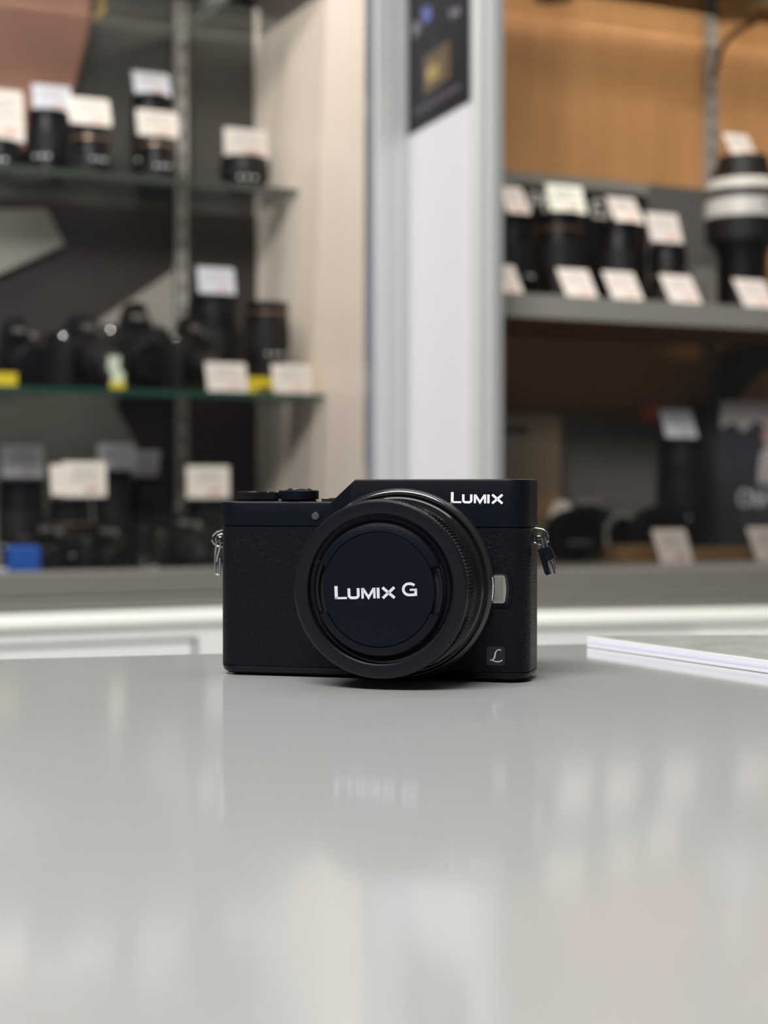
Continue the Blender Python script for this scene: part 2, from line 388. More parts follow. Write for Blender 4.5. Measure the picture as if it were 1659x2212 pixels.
# shelves
def glass_shelf(fr, s0, s1, d0, d1, z, label, thick=.008, em='glassedge'):
    t = thing('glass_shelf', label, 'shelf', group='glass shelves')
    link('pane', fbox(fr, s0, s1, d0+.0015, d1, z-thick, z), M['glass'], t)
    link('front_edge', fbox(fr, s0, s1, d0, d0+.0015, z-thick, z), M[em], t)
    return t
ZU, ZL, ZT = BZ+.397, BZ+.120, BZ+.640
glass_shelf(LC, -1.5, -.001, .217, .360, ZU, 'upper clear glass shelf of the left cabinet carrying lenses and price cards', em='glassedge2')
glass_shelf(LC, -1.5, -.001, .125, .360, ZL, 'green-edged glass shelf of the left cabinet carrying cameras')
glass_shelf(LC, -1.5, -.001, .12, .360, ZT, 'topmost glass shelf of the left cabinet at the picture top')
glass_shelf(RC, .04, 1.3, .16, .364, BZ+.665, 'topmost glass shelf of the right cabinet above the wooden back')
sh = thing('metal_shelf', 'grey metal shelf of the right cabinet carrying lenses and price cards', 'shelf')
ZM = BZ+.2327
link('front_lip', fbox(RC, .03, 1.33, .078, .082, ZM-.0285, ZM), M['metalshelf'], sh)
link('deck', fbox(RC, .03, 1.33, .082, .366, ZM-.006, ZM), M['metalshelf'], sh)
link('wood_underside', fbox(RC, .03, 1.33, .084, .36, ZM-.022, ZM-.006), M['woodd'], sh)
# bracket under the metal shelf
bk = thing('shelf_bracket', 'dark curved bracket under the grey metal shelf at the right', 'bracket')
bm = bmesh.new()
pts = [(0, -.03), (-.30, -.03), (-.30, -.045), (-.18, -.052), (-.09, -.075), (-.035, -.11), (-.012, -.16), (0, -.16)]
V = [[], []]
for k, ds in enumerate((-.004, .004)):
    for (dd, dz) in pts: V[k].append(bm.verts.new(RC.p(us+.012+ds, .366+dd, ZM+dz+.005)))
bm.faces.new(V[0]); bm.faces.new(V[1][::-1])
for i in range(len(pts)):
    j = (i+1) % len(pts); bm.faces.new((V[0][i], V[0][j], V[1][j], V[1][i]))
link('bracket_arm', bm, M['backdark'], bk)

# boards in the cabinets, some added for reflections: outline from pixel corners, on a plane of the cabinet
def board(name, fr, pts, d, th, m, label=None, cat=None, parent=None):
    bm = bmesh.new(); A, B = [], []
    for (px, py) in pts:
        s, z = fr.hit(px, py, d); A.append(bm.verts.new(fr.p(s, d, z))); B.append(bm.verts.new(fr.p(s, d+th, z)))
    bm.faces.new(A); bm.faces.new(B[::-1]); n = len(pts)
    for i in range(n): bm.faces.new((A[i], A[(i+1) % n], B[(i+1) % n], B[i]))
    o = link(name, bm, m, parent)
    if label: tag(o, label, cat)
    return o
board('salmon_reflection', LC, [(-60, -90), (205, -60), (192, 60), (160, 190), (110, 330), (-60, 315)], .3635, .004, M['salmon'], 'salmon pink board standing in for a glass reflection, upper left corner', 'board')  # added board with the tone and outline of a door-glass reflection
board('stand_in_board', LC, [(-60, 455), (100, 450), (140, 528), (-60, 618)], .3635, .004, M['board'], 'angular grey board standing in for a reflection under the upper glass shelf', 'board')  # added board in the shape of a glass-door reflection
board('stand_in_board', LC, [(215, 692), (377, 583), (377, 852), (215, 850)], .3635, .004, M['board'], 'grey wedge board standing in for a reflection behind the cameras', 'board')  # grey wedge of a glass reflection, built as a solid board
board('stand_in_board', LC, [(-60, 880), (60, 862), (240, 858), (330, 1030), (330, 1230), (-60, 1230)], .3635, .004, M['board'], 'grey stand-in board behind the price cards of the lowest shelf', 'board')
bb = thing('backboard', 'low grey backboard behind the lenses on the metal shelf', 'board')
sA, zA = RC.hit(1092, 368, .335); sB, zB = RC.hit(1400, 399, .335); sC, _ = RC.hit(1545, 415, .335)
link('light_panel', fbox(RC, sA-.02, sB, .335, .339, ZM, zA), M['greyback'], bb)
link('dark_panel', fbox(RC, sB, sC, .335, .339, ZM, zA), M['greyback2'], bb)
sg = thing('shop_sign', 'black sign strip with white capitals behind the lens row on the metal shelf', 'sign')
sa, za = RC.hit(1118, 396, .32); sb, _ = RC.hit(1398, 424, .32)
link('sign_board', fbox(RC, sa, sb, .32, .324, ZM, za), M['poster'], sg)
def placed_word(text, fr, s, d, z, h, m, parent, sx=1.0, nm='lettering'):
    bm = bmesh.new(); word(bm, text, 0, 0, h, -.0012, 0, sx=sx)
    bmesh.ops.rotate(bm, cent=(0, 0, 0), matrix=Matrix.Rotation(fr.rz, 3, 'Z'), verts=bm.verts)
    bmesh.ops.translate(bm, vec=fr.p(s, d, z), verts=bm.verts); return link(nm, bm, m, parent)
sp, zp = RC.hit(1142, 455, .32); placed_word('PR', RC, sp, .3198, zp, .026, M['lensring'], sg)
sp, zp = RC.hit(1278, 470, .32); placed_word('EA', RC, sp, .3198, zp, .026, M['lensring'], sg)
bb2 = thing('backboard', 'dark grey backboard standing behind the gear on the bottom shelf at right', 'board')
sD, zD = RC.hit(1175, 895, .34); sE, _ = RC.hit(1545, 900, .34)
link('panel', fbox(RC, .02, sE, .34, .344, BZ-.092, zD), M['greyback3'], bb2)

# poster on the white end panel: axes of that panel run along v
ps = thing('poster', 'black poster with a gold square and small caption on the white end panel', 'poster')
PD = -.0008
def vplane(px, py):  # point on the panel face, as (d, z) in RC
    r = ray(px, py); n = RC.u; q = CAM + r*((RC.o+n*PD-CAM).dot(n)/r.dot(n)); return (q-RC.o).dot(RC.v), q.z
def pposter(name, pts, off, m, par=ps):
    bm = bmesh.new(); A, B = [], []
    for (px, py) in pts:
        d, z = vplane(px, py); A.append(bm.verts.new(RC.p(PD-off, d, z))); B.append(bm.verts.new(RC.p(PD-off+.0006, d, z)))
    bm.faces.new(A); bm.faces.new(B[::-1]); n = len(pts)
    for i in range(n): bm.faces.new((A[i], A[(i+1) % n], B[(i+1) % n], B[i]))
    return link(name, bm, m, par)
pposter('sheet', [(878, -160), (1016, -230), (1016, 218), (878, 296)], .0009, M['poster'])
pposter('gold_square', [(918, 125), (974, 86), (974, 168), (918, 208)], .0016, M['gold'])
pposter('gold_mark', [(924, 150), (950, 132), (952, 165), (926, 180)], .0022, M['brass'])
pposter('caption', [(898, 238), (998, 178), (998, 192), (898, 252)], .0016, M['ptext'])
pposter('blue_spot', [(914, 20), (928, 12), (934, 30), (928, 48), (916, 50)], .0016, M['pblue'])
pposter('grey_spot', [(892, 52), (906, 44), (912, 66), (896, 86)], .0016, M['pgrey'])
pposter('grey_spot', [(972, 24), (994, 14), (996, 30), (976, 42)], .0016, M['pgrey'])

# curved brackets and fittings near the top
def arm(fr, pts, r, m, label, cat='bracket', nm='curved_bracket'):
    bm = bmesh.new(); P = []
    for (px, py, d) in pts:
        s, z = fr.hit(px, py, d); P.append(fr.p(s, d, z))
    tube(bm, P, r, 8); return tag(link(nm, bm, m, smooth=True), label, cat)
arm(LC, [(404, 95, .36), (412, 70, .34), (430, 45, .30), (465, 15, .25), (520, -25, .18)], .0035, M['alushade'], 'thin curved bracket right of the upright, top of the left cabinet')
arm(LC, [(205, 40, .33), (242, 0, .34), (300, 4, .35), (396, 16, .36)], .0035, M['brass'], 'gold coloured wire bracket left of the upright at the picture top')
arm(RC, [(1541, 170, .36), (1556, 108, .34), (1578, 78, .30), (1620, 52, .25), (1690, 15, .18)], .0045, M['bronze'], 'brown curved bracket at the top right beside the slotted upright')

# ------------------------------------------------------------------ background goods
def card(fr, px, py, d, label, wpx, hpx, lean=20, m='card', turn=0, group='price cards', marks=True, tiltback=None, z=None):
    """price card whose bottom-left corner is seen at px,py, on the plane d"""
    s, zz = fr.hit(px, py, d); zz = z if z is not None else zz
    k = fr.scale(px, d); ww = wpx*k/abs(math.sin(R(65))*1.0+0); hh = hpx*k/math.cos(R(lean))*1.0
    if z is None:
        for (f2, ls, ld, lr_, lz) in TOPS:
            if f2 is fr and abs(s+ww/2-ls) < lr_ and abs(d-ld) < lr_+.01 and abs(zz-lz) < .022: zz = max(zz, lz+.0006)
    t = thing('price_card', label, 'price card', fr.p(s, d, zz), fr.rz+R(turn), group)
    rot = Matrix.Rotation(-R(lean), 3, 'X')
    bm = bmesh.new(); box(bm, (ww/2, .0006, hh/2), (ww, .0012, hh)); bmesh.ops.rotate(bm, cent=(0, 0, 0), matrix=rot, verts=bm.verts); link('card', bm, M[m], t)
    if marks:
        bm = bmesh.new()
        for zf, a, b in ((.80, .18, .84), (.66, .24, .78), (.50, .14, .88)):
            box(bm, (ww*(a+b)/2, -.0003, hh*zf), (ww*(b-a), .0006, hh*.045))
        bmesh.ops.rotate(bm, cent=(0, 0, 0), matrix=rot, verts=bm.verts); link('text_lines', bm, M['ink'], t)
        bm = bmesh.new(); box(bm, (ww*.66, -.0003, hh*.2), (ww*.34, .0006, hh*.12)); bmesh.ops.rotate(bm, cent=(0, 0, 0), matrix=rot, verts=bm.verts); link('price_mark', bm, M['red'], t)
    return t
TOPS = []
def lens(fr, px, ytop, d, dia_px, label, z0, prof=None, m='lensblack', ring=None, group='standing lenses', style=0, z1=None, name='camera_lens', cat='lens'):
    """lens standing on z0, its top seen at ytop"""
    s, zt_ = fr.hit(px, ytop, d); k = fr.scale(px, d); r = dia_px*k/2; h = (z1 if z1 else zt_)-z0
    t = thing(name, label, cat, fr.p(s, d, z0), fr.rz+R(random.uniform(-40, 40)), group)
    TOPS.append((fr, s, d, r, z0+h)); c = .0015
    body = {0: [(0, .86), (.02, .9), (.16, .9), (.17, .84), (.24, .84), (.25, .97), (.88, .97)],
            1: [(0, .98), (.02, 1), (.30, 1), (.36, .86), (.66, .86), (.68, .93), (.90, .93)],
            2: [(0, .8), (.03, .84), (.2, .84), (.3, 1), (.9, 1)]}[style]
    bm = bmesh.new(); lathe(bm, [(a*h, b*r) for a, b in body] + [(.9*h, body[-1][1]*r*.9)], 40); link('barrel', bm, M[m], t, smooth=True)
    a, b = {0: (.38, .70), 1: (.08, .27), 2: (.40, .66)}[style]
    rr = {0: 1.0, 1: 1.02, 2: 1.03}[style]
    bm = bmesh.new(); lathe(bm, [(a*h, .9*r), (a*h+c/2, rr*r), (b*h-c/2, rr*r), (b*h, .9*r)], 80, teeth=1, depth=r*.02); link('zoom_ring', bm, M['rubber'], t, smooth=True)
    bm = bmesh.new(); tr = {0: .95, 1: .84, 2: .93}[style]*r
    lathe(bm, [(.895*h, tr*.8), (.90*h, tr), (h-.0012, tr), (h, tr-.0012), (h, tr*.7), (h-.001, tr*.66), (h-.001, .0005)], 40); link('end_cap', bm, M['plastic'], t, smooth=True)
    if ring:
        zz = ring[1]*h; bm = bmesh.new(); lathe(bm, [(zz-.001, r*.9), (zz-.001, r*1.01), (zz+.001, r*1.01), (zz+.001, r*.9)], 40); link('trim_ring', bm, M[ring[0]], t, smooth=True)
    bm = bmesh.new()
    for q in range(3): box(bm, (math.sin(R(q*18-20))*r*1.0, -math.cos(R(q*18-20))*r*1.0, .32*h), (.0035, .001, .003), rot=None)
    link('scale_marks', bm, M['white'], t)
    return t
def dslr(fr, px, ytop, d, wpx, label, z0, turn=0, hump=1.0, group='cameras on display', big=False, nm='digital_camera'):
    """camera standing on z0, lens towards the cabinet front"""
    s, zt_ = fr.hit(px, ytop, d); k = fr.scale(px, d); W_ = wpx*k/.92; H_ = zt_-z0; D_ = W_*.45
    t = thing(nm, label, 'camera', fr.p(s, d, z0), fr.rz+R(turn), group)
    bh = H_*(.76 if hump else 1)
    bm = bmesh.new(); box(bm, (0, 0, bh/2), (W_, D_*.6, bh), bev=.006); link('body', bm, M['lensblack'], t, smooth=True)
    bm = bmesh.new(); box(bm, (-W_*.39, -D_*.42, bh*.46), (W_*.2, D_*.5, bh*.86), bev=.008); link('grip', bm, M['rubber'], t, smooth=True)
    if hump:
        bm = bmesh.new(); hw = W_*.22
        prism(bm, [(-hw, bh*.94), (hw, bh*.94), (hw*.82, bh+.4*(H_-bh)), (hw*.45, H_), (-hw*.45, H_), (-hw*.82, bh+.4*(H_-bh))], -D_*.42, D_*.25)
        bmesh.ops.recalc_face_normals(bm, faces=bm.faces); bmesh.ops.bevel(bm, geom=list(bm.edges), offset=.0025, segments=2, affect='EDGES'); link('viewfinder_hump', bm, M['lensblack'], t, smooth=True)
        bm = bmesh.new(); box(bm, (0, -D_*.425, bh+.35*(H_-bh)), (hw*1.0, .0008, .006)); link('name_strip', bm, M['lensgrey'], t)
    lr = min(bh*.44, W_*.27)
    bm = bmesh.new(); lathe(bm, [(-D_*.3, lr*.9), (-D_*.55, lr*.92), (-D_*.56, lr), (-D_*1.25, lr), (-D_*1.27, lr*.97), (-D_*1.27, lr*.8), (-D_*1.2, lr*.76), (-D_*1.18, .0005)], 40, 'y', (W_*.06, 0, bh*.47)); lb = link('lens_barrel', bm, M['lensblack'], t, smooth=True)
    bm = bmesh.new(); lathe(bm, [(-D_*.7, lr*.9), (-D_*.7, lr*1.03), (-D_*1.05, lr*1.03), (-D_*1.05, lr*.9)], 64, 'y', (W_*.06, 0, bh*.47), teeth=1, depth=lr*.02); link('focus_ring', bm, M['rubber'], lb, smooth=True)
    bm = bmesh.new(); lathe(bm, [(-D_*1.215, .0005), (-D_*1.22, lr*.74), (-D_*1.235, lr*.5), (-D_*1.24, .0005)], 40, 'y', (W_*.06, 0, bh*.47)); link('front_element', bm, M['lensgloss'], lb, smooth=True)
    bm = bmesh.new(); lathe(bm, [(0, .001), (0, W_*.07), (.007, W_*.065), (.008, W_*.05), (.008, .0005)], 30, 'z', (W_*.33, 0, bh-.001)); link('mode_dial', bm, M['lensgrey'], t, smooth=True)
    bm = bmesh.new(); lathe(bm, [(0, .001), (0, W_*.04), (.003, W_*.035), (.0035, .0005)], 24, 'z', (-W_*.39, -D_*.3, bh*.9)); link('shutter_button', bm, M['chrome'], t, smooth=True)
    return t

# -- left cabinet, upper glass shelf
gU = 'lenses on the upper left glass shelf'
def onU(px, ytop, d, dia, label, **k): return lens(LC, px, ytop, d, dia, label, ZU, group=gU, **k)
onU(0, 305, .28, 90, 'black lens cut by the left edge of the picture, upper glass shelf', style=1)
onU(103, 242, .315, 92, 'tall black lens on the upper left glass shelf under the bluish price card', style=0)
onU(195, 278, .26, 88, 'black lens on the upper glass shelf beneath the second white price card', style=1, ring=('goldring', .75))
onU(325, 208, .34, 84, 'tallest lens of the upper left glass shelf, behind the short one by the upright', style=0)
onU(338, 300, .26, 86, 'short black lens in front of the tallest one on the upper left glass shelf', style=1, ring=('goldring', .8))
onU(528, 342, .27, 104, 'squat black lens at the right end of the upper left glass shelf', style=2)
gc = 'price cards on the upper left glass shelf'
card(LC, -40, 303, .275, 'large white price card cut by the left edge, upper left glass shelf', 85, 115, 12, group=gc)
card(LC, 72, 237, .305, 'bluish white price card on the tall lens near the left edge', 76, 56, 12, 'cardcool', group=gc)
card(LC, 151, 264, .25, 'white price card overlapping the bluish one on the upper left shelf', 84, 62, 22, group=gc)
card(LC, 291, 203, .33, 'pale lilac price card, highest one beside the slotted upright', 74, 50, 18, 'cardcool', group=gc)
card(LC, 298, 290, .25, 'white price card below the lilac one beside the slotted upright', 84, 58, 14, group=gc)
card(LC, 485, 334, .26, 'white price card at the right end of the upper left glass shelf', 90, 60, 4, group=gc)

# -- left cabinet, lower glass shelf
gL = 'lenses on the lower left glass shelf'
lens(LC, 462, 640, .28, 118, 'wide black lens with a price card on top, lower left glass shelf', ZL, group=gL, style=2)
yb = thing('yellow_box', 'flat yellow box under the right-hand lens on the lower glass shelf', 'box', group='yellow boxes')
sY, _ = LC.hit(577, 800, .20)
YP = LC.p(sY, .20, ZL); yb.location = YP; yb.rotation_euler = (0, 0, LC.rz)
bm = bmesh.new(); box(bm, (0, 0, .0105), (.085, .085, .021), bev=.0008); link('carton', bm, M['yellow'], yb)
bm = bmesh.new(); box(bm, (0, -.0427, .006), (.06, .0006, .008)); link('printed_band', bm, M['brass'], yb)
lens(LC, 577, 655, .20, 96, 'black lens standing on a yellow box at the right of the lower glass shelf', ZL+.021, group=gL, style=0, ring=('goldring', .86))
gcam = 'cameras on the lower left glass shelf'
dslr(LC, 28, 690, .27, 130, 'black camera partly cut by the left edge on the lower glass shelf', ZL, turn=15, group=gcam)
dslr(LC, 170, 682, .205, 150, 'black camera with wide lens left of the domed one on the lower shelf', ZL, turn=28, group=gcam)
dslr(LC, 288, 655, .30, 140, 'black camera with tall rounded viewfinder hump, middle of the lower glass shelf', ZL, turn=5, group=gcam)
dslr(LC, 405, 684, .22, 120, 'black camera just left of the front price card on the lower glass shelf', ZL, turn=25, group=gcam)
gcl = 'price cards on the lower left glass shelf'
card(LC, 430, 632, .27, 'grey-white price card standing on the wide black lens, lower left shelf', 76, 58, 14, 'cardcool', group=gcl)
card(LC, 449, 829, .128, 'white price card at the front edge of the lower shelf beside the cameras', 84, 64, 16, group=gcl, z=ZL)
card(LC, 592, 835, .128, 'white price card at the right end of the green-edged glass shelf', 82, 64, 16, group=gcl, z=ZL)
st = thing('hang_tag', 'pale green hang tag between two cameras on the lower glass shelf', 'tag')
s_, z_ = LC.hit(248, 808, .135); st.location = LC.p(s_, .135, ZL); st.rotation_euler = (0, 0, LC.rz)
bm = bmesh.new(); prism(bm, [(-.005, 0), (.010, 0), (.012, .018), (.006, .026), (.007, .040), (-.008, .040), (-.009, .026), (-.004, .016)], -.0006, .0006); link('tag', bm, M['greentag'], st)
bm = bmesh.new(); box(bm, (.002, -.004, .004), (.018, .006, .008)); link('foot', bm, M['yellow'], st)
bm = fbox(LC, *(lambda a: (a-.014, a+.014))(LC.hit(2, 800, .16)[0]), .135, .165, ZL, ZL+.016); tag(link('yellow_box', bm, M['yellow']), 'small yellow box at the left edge of the lower glass shelf', 'box', 'yellow boxes')

# -- left cabinet, bottom
gB = 'gear on the bottom of the left cabinet'
lens(LC, 45, 1036, .30, 100, 'tall black lens at the left picture edge, bottom of left cabinet', zfl, group=gB, style=0)
lens(LC, 150, 1078, .20, 92, 'black lens beneath the overlapping white price cards, cabinet bottom', zfl, group=gB, style=2, ring=('goldring', .7))
lens(LC, 245, 1018, .32, 84, 'tall black lens under the bluish card, bottom of left cabinet', zfl, group=gB, style=0)
lens(LC, 318, 1030, .325, 70, 'slim black lens under the back-tilted card, bottom of left cabinet', zfl, group=gB, style=1)
lens(LC, 447, 1080, .24, 96, 'black lens under the rightmost card of the cabinet bottom', zfl, group=gB, style=2)
dslr(LC, 385, 1105, .16, 130, 'low black camera with a coppery strip left of the foreground camera', zfl, turn=12, group=gB)
dslr(LC, 215, 1125, .12, 110, 'small black camera at the front, right of the blue box', zfl, turn=20, group=gB)
dslr(LC, 90, 1120, .16, 110, 'black camera standing behind the blue box', zfl, turn=8, group=gB)
lens(LC, 312, 1140, .06, 60, 'short black lens between the two low cameras at cabinet bottom', zfl, group=gB, style=1, ring=('chrome', .3))
bb3 = thing('blue_box', 'bright blue box on the bottom of the left cabinet', 'box')
s_, _ = LC.hit(50, 1200, .06); _, z_ = LC.hit(50, 1180, .06); bb3.location = LC.p(s_, .06, zfl); bb3.rotation_euler = (0, 0, LC.rz)
bm = bmesh.new(); box(bm, (0, 0, (z_-zfl)/2), (.034, .03, z_-zfl), bev=.002); link('carton', bm, M['blue'], bb3)
bm = bmesh.new(); box(bm, (-.026, .0, .012), (.014, .02, .024), bev=.002); link('white_flap', bm, M['cardcool'], bb3)
gcb = 'price cards at the bottom of the left cabinet'
card(LC, 4, 1030, .29, 'grey-white price card with a red mark at the left edge, cabinet bottom', 82, 68, 4, 'cardcool2', group=gcb)
card(LC, 112, 1070, .20, 'white price card half hidden behind its neighbour, cabinet bottom', 70, 66, 12, m='cardlow', group=gcb)
card(LC, 135, 1073, .17, 'bright white price card in front of another, cabinet bottom left', 88, 76, 4, m='cardlow', group=gcb)
card(LC, 212, 1014, .31, 'bluish price card behind the bright one, cabinet bottom', 76, 56, 4, 'cardcool2', group=gcb)
card(LC, 285, 1030, .32, 'shadowy price card tilted right, beside the bluish one', 52, 56, -18, 'cardcool2', group=gcb)
card(LC, 404, 1076, .23, 'white price card nearest to the foreground camera on its left', 88, 70, 2, m='cardlow', group=gcb)

# -- top shelf pieces seen from below
s_, _ = LC.hit(508, 20, .24)
lens(LC, 508, -60, .24, 44, 'small silver-ended lens on the topmost left glass shelf', ZT, style=1, ring=('chrome', .04), z1=ZT+.05, group='lenses on the topmost glass shelves')
for px, dd, lab in ((1195, .30, 'brown lens end seen through the topmost right glass shelf, left one'), (1590, .26, 'brown lens end seen through the topmost right glass shelf, beside the upright')):
    lens(RC, px, -60, dd, 90, lab, BZ+.665, style=1, m='bronze', z1=BZ+.665+.06, group='lenses on the topmost glass shelves')

# -- right cabinet, metal shelf
gM = 'lenses on the metal shelf'
lens(RC, 1108, 468, .20, 86, 'black lens beside the cabinet post on the metal shelf', ZM, group=gM, style=0)
lens(RC, 1207, 464, .21, 108, 'wide black lens under the pale green price card on the metal shelf', ZM, group=gM, style=0, ring=('bronze', .82))
lens(RC, 1338, 484, .22, 92, 'black lens behind the third front card of the metal shelf', ZM, group=gM, style=0)
lens(RC, 1442, 530, .19, 88, 'short black lens left of the slotted upright on the metal shelf', ZM, group=gM, style=1, ring=('goldring', .5))
gcr = 'price cards on the metal shelf'
card(RC, 1097, 470, .175, 'upper price card beside the cabinet post on the metal shelf', 52, 62, 34, group=gcr, marks=True)
card(RC, 1190, 466, .19, 'bright pale green price card, second of the upper row at right', 82, 62, 20, 'cardgreen', group=gcr)
card(RC, 1332, 479, .205, 'greyish price card on the third lens of the metal shelf', 66, 60, 36, group=gcr)
card(RC, 1408, 524, .17, 'price card on the short lens beside the slotted upright', 74, 66, 20, group=gcr)
for px, wp_, lab in ((1070, 64, 'front price card beside the cabinet post on the metal shelf edge'), (1225, 72, 'front price card below the pale green one on the metal shelf edge'), (1325, 72, 'third front price card along the metal shelf edge'), (1450, 74, 'fourth front price card along the metal shelf edge'), (1610, 76, 'front price card below the big banded lens at right')):
    card(RC, px, 640, .0835, lab, wp_, 66, 34, group=gcr, z=ZM)
bx = thing('carton', 'narrow grey-brown carton between the short lens and the banded lens', 'box')
s_, _ = RC.hit(1548, 600, .285); bx.location = RC.p(s_, .285, ZM); bx.rotation_euler = (0, 0, RC.rz)
bm = bmesh.new(); box(bm, (0, 0, .045), (.045, .05, .07), bev=.001); link('sleeve', bm, M['greyback'], bx)
bm = bmesh.new(); box(bm, (0, 0, .005), (.046, .051, .010)); link('base_strip', bm, M['cardboard'], bx)
# the big banded lens
s_, _ = RC.hit(1604, 500, .20); kk = RC.scale(1604, .20)
bl = thing('telephoto_lens', 'large black telephoto lens with white bands standing on the metal shelf', 'lens', RC.p(s_, .20, ZM), RC.rz)
def zz(py): return RC.hit(1604, py, .20)[1]-ZM
def band(name, prof, m, par=bl, teeth=0):
    bm = bmesh.new(); lathe(bm, [(zz(y), r*kk) for y, r in prof], 56, teeth=teeth, depth=.0006 if teeth else 0); return link(name, bm, m, par, smooth=True)
ZB0 = zz(640)
bm = bmesh.new(); lathe(bm, [(0, .001), (0, 52*kk), (zz(560), 54*kk), (zz(540), 60*kk), (zz(525), 70*kk), (zz(525), .001)], 56); link('lower_barrel', bm, M['lensblack'], bl, smooth=True)
band('hood', [(525, 60), (525, 78), (475, 80), (475, 60)], M['rubber'])
band('white_band', [(475, 60), (475, 81), (436, 80), (436, 60)], M['lensring'])
band('focus_ring', [(436, 60), (436, 79), (416, 78), (416, 60)], M['rubber'], teeth=1)
band('upper_band', [(416, 60), (416, 79), (402, 77), (394, 70), (394, 50)], M['lensring'])
band('upper_barrel', [(396, 50), (394, 70), (372, 60), (345, 55), (340, 52), (338, 40), (338, .0005)], M['lensblack'])
TOPS.append((RC, s_, .20, 52*kk, bl.location.z+zz(338)))
card(RC, 1582, 334, .19, 'price card standing on the large banded telephoto lens', 58, 50, 34, group=gcr)
bm = bmesh.new(); box(bm, (0, -81.5*kk, zz(452)), (.005, .0012, .010)); link('index_mark', bm, M['dark'], bl)

# -- right cabinet, bottom
zr = BZ-.092
def rb(px, d): return RC.hit(px, 1150, d)[0]
def cartonbox(px0, px1, ytop, d, dep, m, label, name='carton'):
    s0, s1_ = rb(px0, d), rb(px1, d); _, zt_ = RC.hit((px0+px1)/2, ytop, d)
    t = thing(name, label, 'box', RC.p(s0, d, zr), RC.rz, 'boxes in the right cabinet')
    bm = bmesh.new(); box(bm, ((s1_-s0)/2, dep/2, (zt_-zr)/2), (s1_-s0, dep, zt_-zr), bev=.0008); link('carton', bm, m, t)
    return t, s1_-s0, zt_-zr
t, ww, hh = cartonbox(1338, 1472, 1180, .08, .055, M['cardboard'], 'low brown cardboard box with dark print, bottom of right cabinet')
bm = bmesh.new()
for i in range(6): box(bm, (.022+.009*i, -.0003, hh*.5), (.006, .0006, hh*.42))
link('printed_word', bm, M['woodd'], t)
cartonbox(1476, 1720, 1184, .08, .055, M['cardboard'], 'long plain cardboard box at the lower right corner')
t, ww, hh = cartonbox(1068, 1212, 893, .28, .03, M['boxside'], 'tall brown printed box with a pale side behind the foreground camera', 'printed_box')
bm = bmesh.new(); box(bm, (ww*.16, -.0004, hh*.72), (ww*.30, .0008, hh*.5)); link('pale_patch', bm, M['greyback'], t)
bm = bmesh.new(); box(bm, (ww*.30, -.0009, hh*.88), (ww*.4, .0008, hh*.045)); link('title_line', bm, M['backwine'], t)
bm = bmesh.new(); lathe(bm, [(0, .0005), (0, .012), (.0006, .012), (.0006, .0005)], 24, 'y', (ww*.16, -.0016, hh*.62)); link('printed_head', bm, M['skin'], t)
bm = bmesh.new()
for i in range(14):
    x0 = ww*.42+i*ww*.035; ribbon(bm, [(x0, hh*.25+i*.001), (min(x0+ww*.3, ww*.98), hh*.25+i*.001+min(ww*.3, ww*.98-x0)*1.1)], .0012, -.0006, 0)
link('stripes', bm, M['cardboard'], t)
t, ww, hh = cartonbox(1556, 1740, 868, .256, .07, M['mountain'], 'product box with a mountain picture and white lettering, right picture edge', 'product_box')
bm = bmesh.new(); prism(bm, [(0, hh*.82), (ww*.14, hh*.86), (ww*.26, hh*.80), (ww*.42, hh*.88), (ww*.6, hh*.76), (ww*.8, hh*.80), (ww, hh*.72), (ww, hh), (0, hh)], -.0006, .0); link('printed_sky', bm, M['sky'], t)
bm = bmesh.new(); prism(bm, [(ww*.42, hh*.46), (ww*.46, hh*.66), (ww*.54, hh*.72), (ww*.66, hh*.7), (ww*.72, hh*.5), (ww*.6, hh*.44)], -.0010, -.0004); link('printed_coat', bm, M['sky'], t)
bm = bmesh.new(); lathe(bm, [(0, .0005), (0, .011), (.0005, .011), (.0005, .0005)], 24, 'y', (ww*.55, -.0014, hh*.77)); link('printed_red_hood', bm, M['red'], t)
bm = bmesh.new(); word(bm, 'Om-1', ww*.20, hh*.30, hh*.12, -.0014, -.0002, sx=.9); link('lettering', bm, M['white'], t)
bm = bmesh.new()
for i in range(10): box(bm, (ww*.22+.0075*i, -.0005, hh*.235), (.0055, .0008, .004))
link('small_print', bm, M['greyback'], t)
# round lenses lying with their fronts towards the viewer
def lying(px, py, rpx, d, L_, label, m='lensblack', ringm='rubber', turn=0, cat='lens', nm='camera_lens', txt=True, z0=None):
    s, zc = RC.hit(px, py, d); r = rpx*RC.scale(px, d)
    zb = z0 if z0 is not None else zr
    t = thing(nm, label, cat, RC.p(s, d, zb), RC.rz+R(turn), 'lenses on the bottom at right')
    c = (0, 0, r)
    bm = bmesh.new(); lathe(bm, [(L_, .0005), (L_, r*.8), (L_*.9, r*.84), (.3*L_, r*.88), (.28*L_, r*.97), (.002, r), (0, r*.97), (0, r*.86), (.004, r*.84), (.004, .0005)], 56, 'y', c); link('barrel', bm, M[m], t, smooth=True)
    bm = bmesh.new(); lathe(bm, [(.004, .0005), (.0038, r*.80), (.002, r*.76), (.0012, .0005)], 48, 'y', c); cp = link('front_cap', bm, M['plastic'], t, smooth=True)
    if txt:
        bm = bmesh.new()
        for i in range(5): box(bm, (-r*.36+i*r*.18, .0010, r*.72), (r*.13, .0014, r*.13))
        link('cap_print', bm, M['lensgrey'], cp)
    bm = bmesh.new(); lathe(bm, [(.40*L_, r*.8), (.42*L_, r*.92), (.72*L_, r*.92), (.74*L_, r*.8)], 80, 'y', c, teeth=1, depth=r*.02); link('zoom_ring', bm, M[ringm], t, smooth=True)
    return t
lying(1252, 1160, 60, .10, .05, 'lens lying face forward right behind the foreground camera', turn=-10)
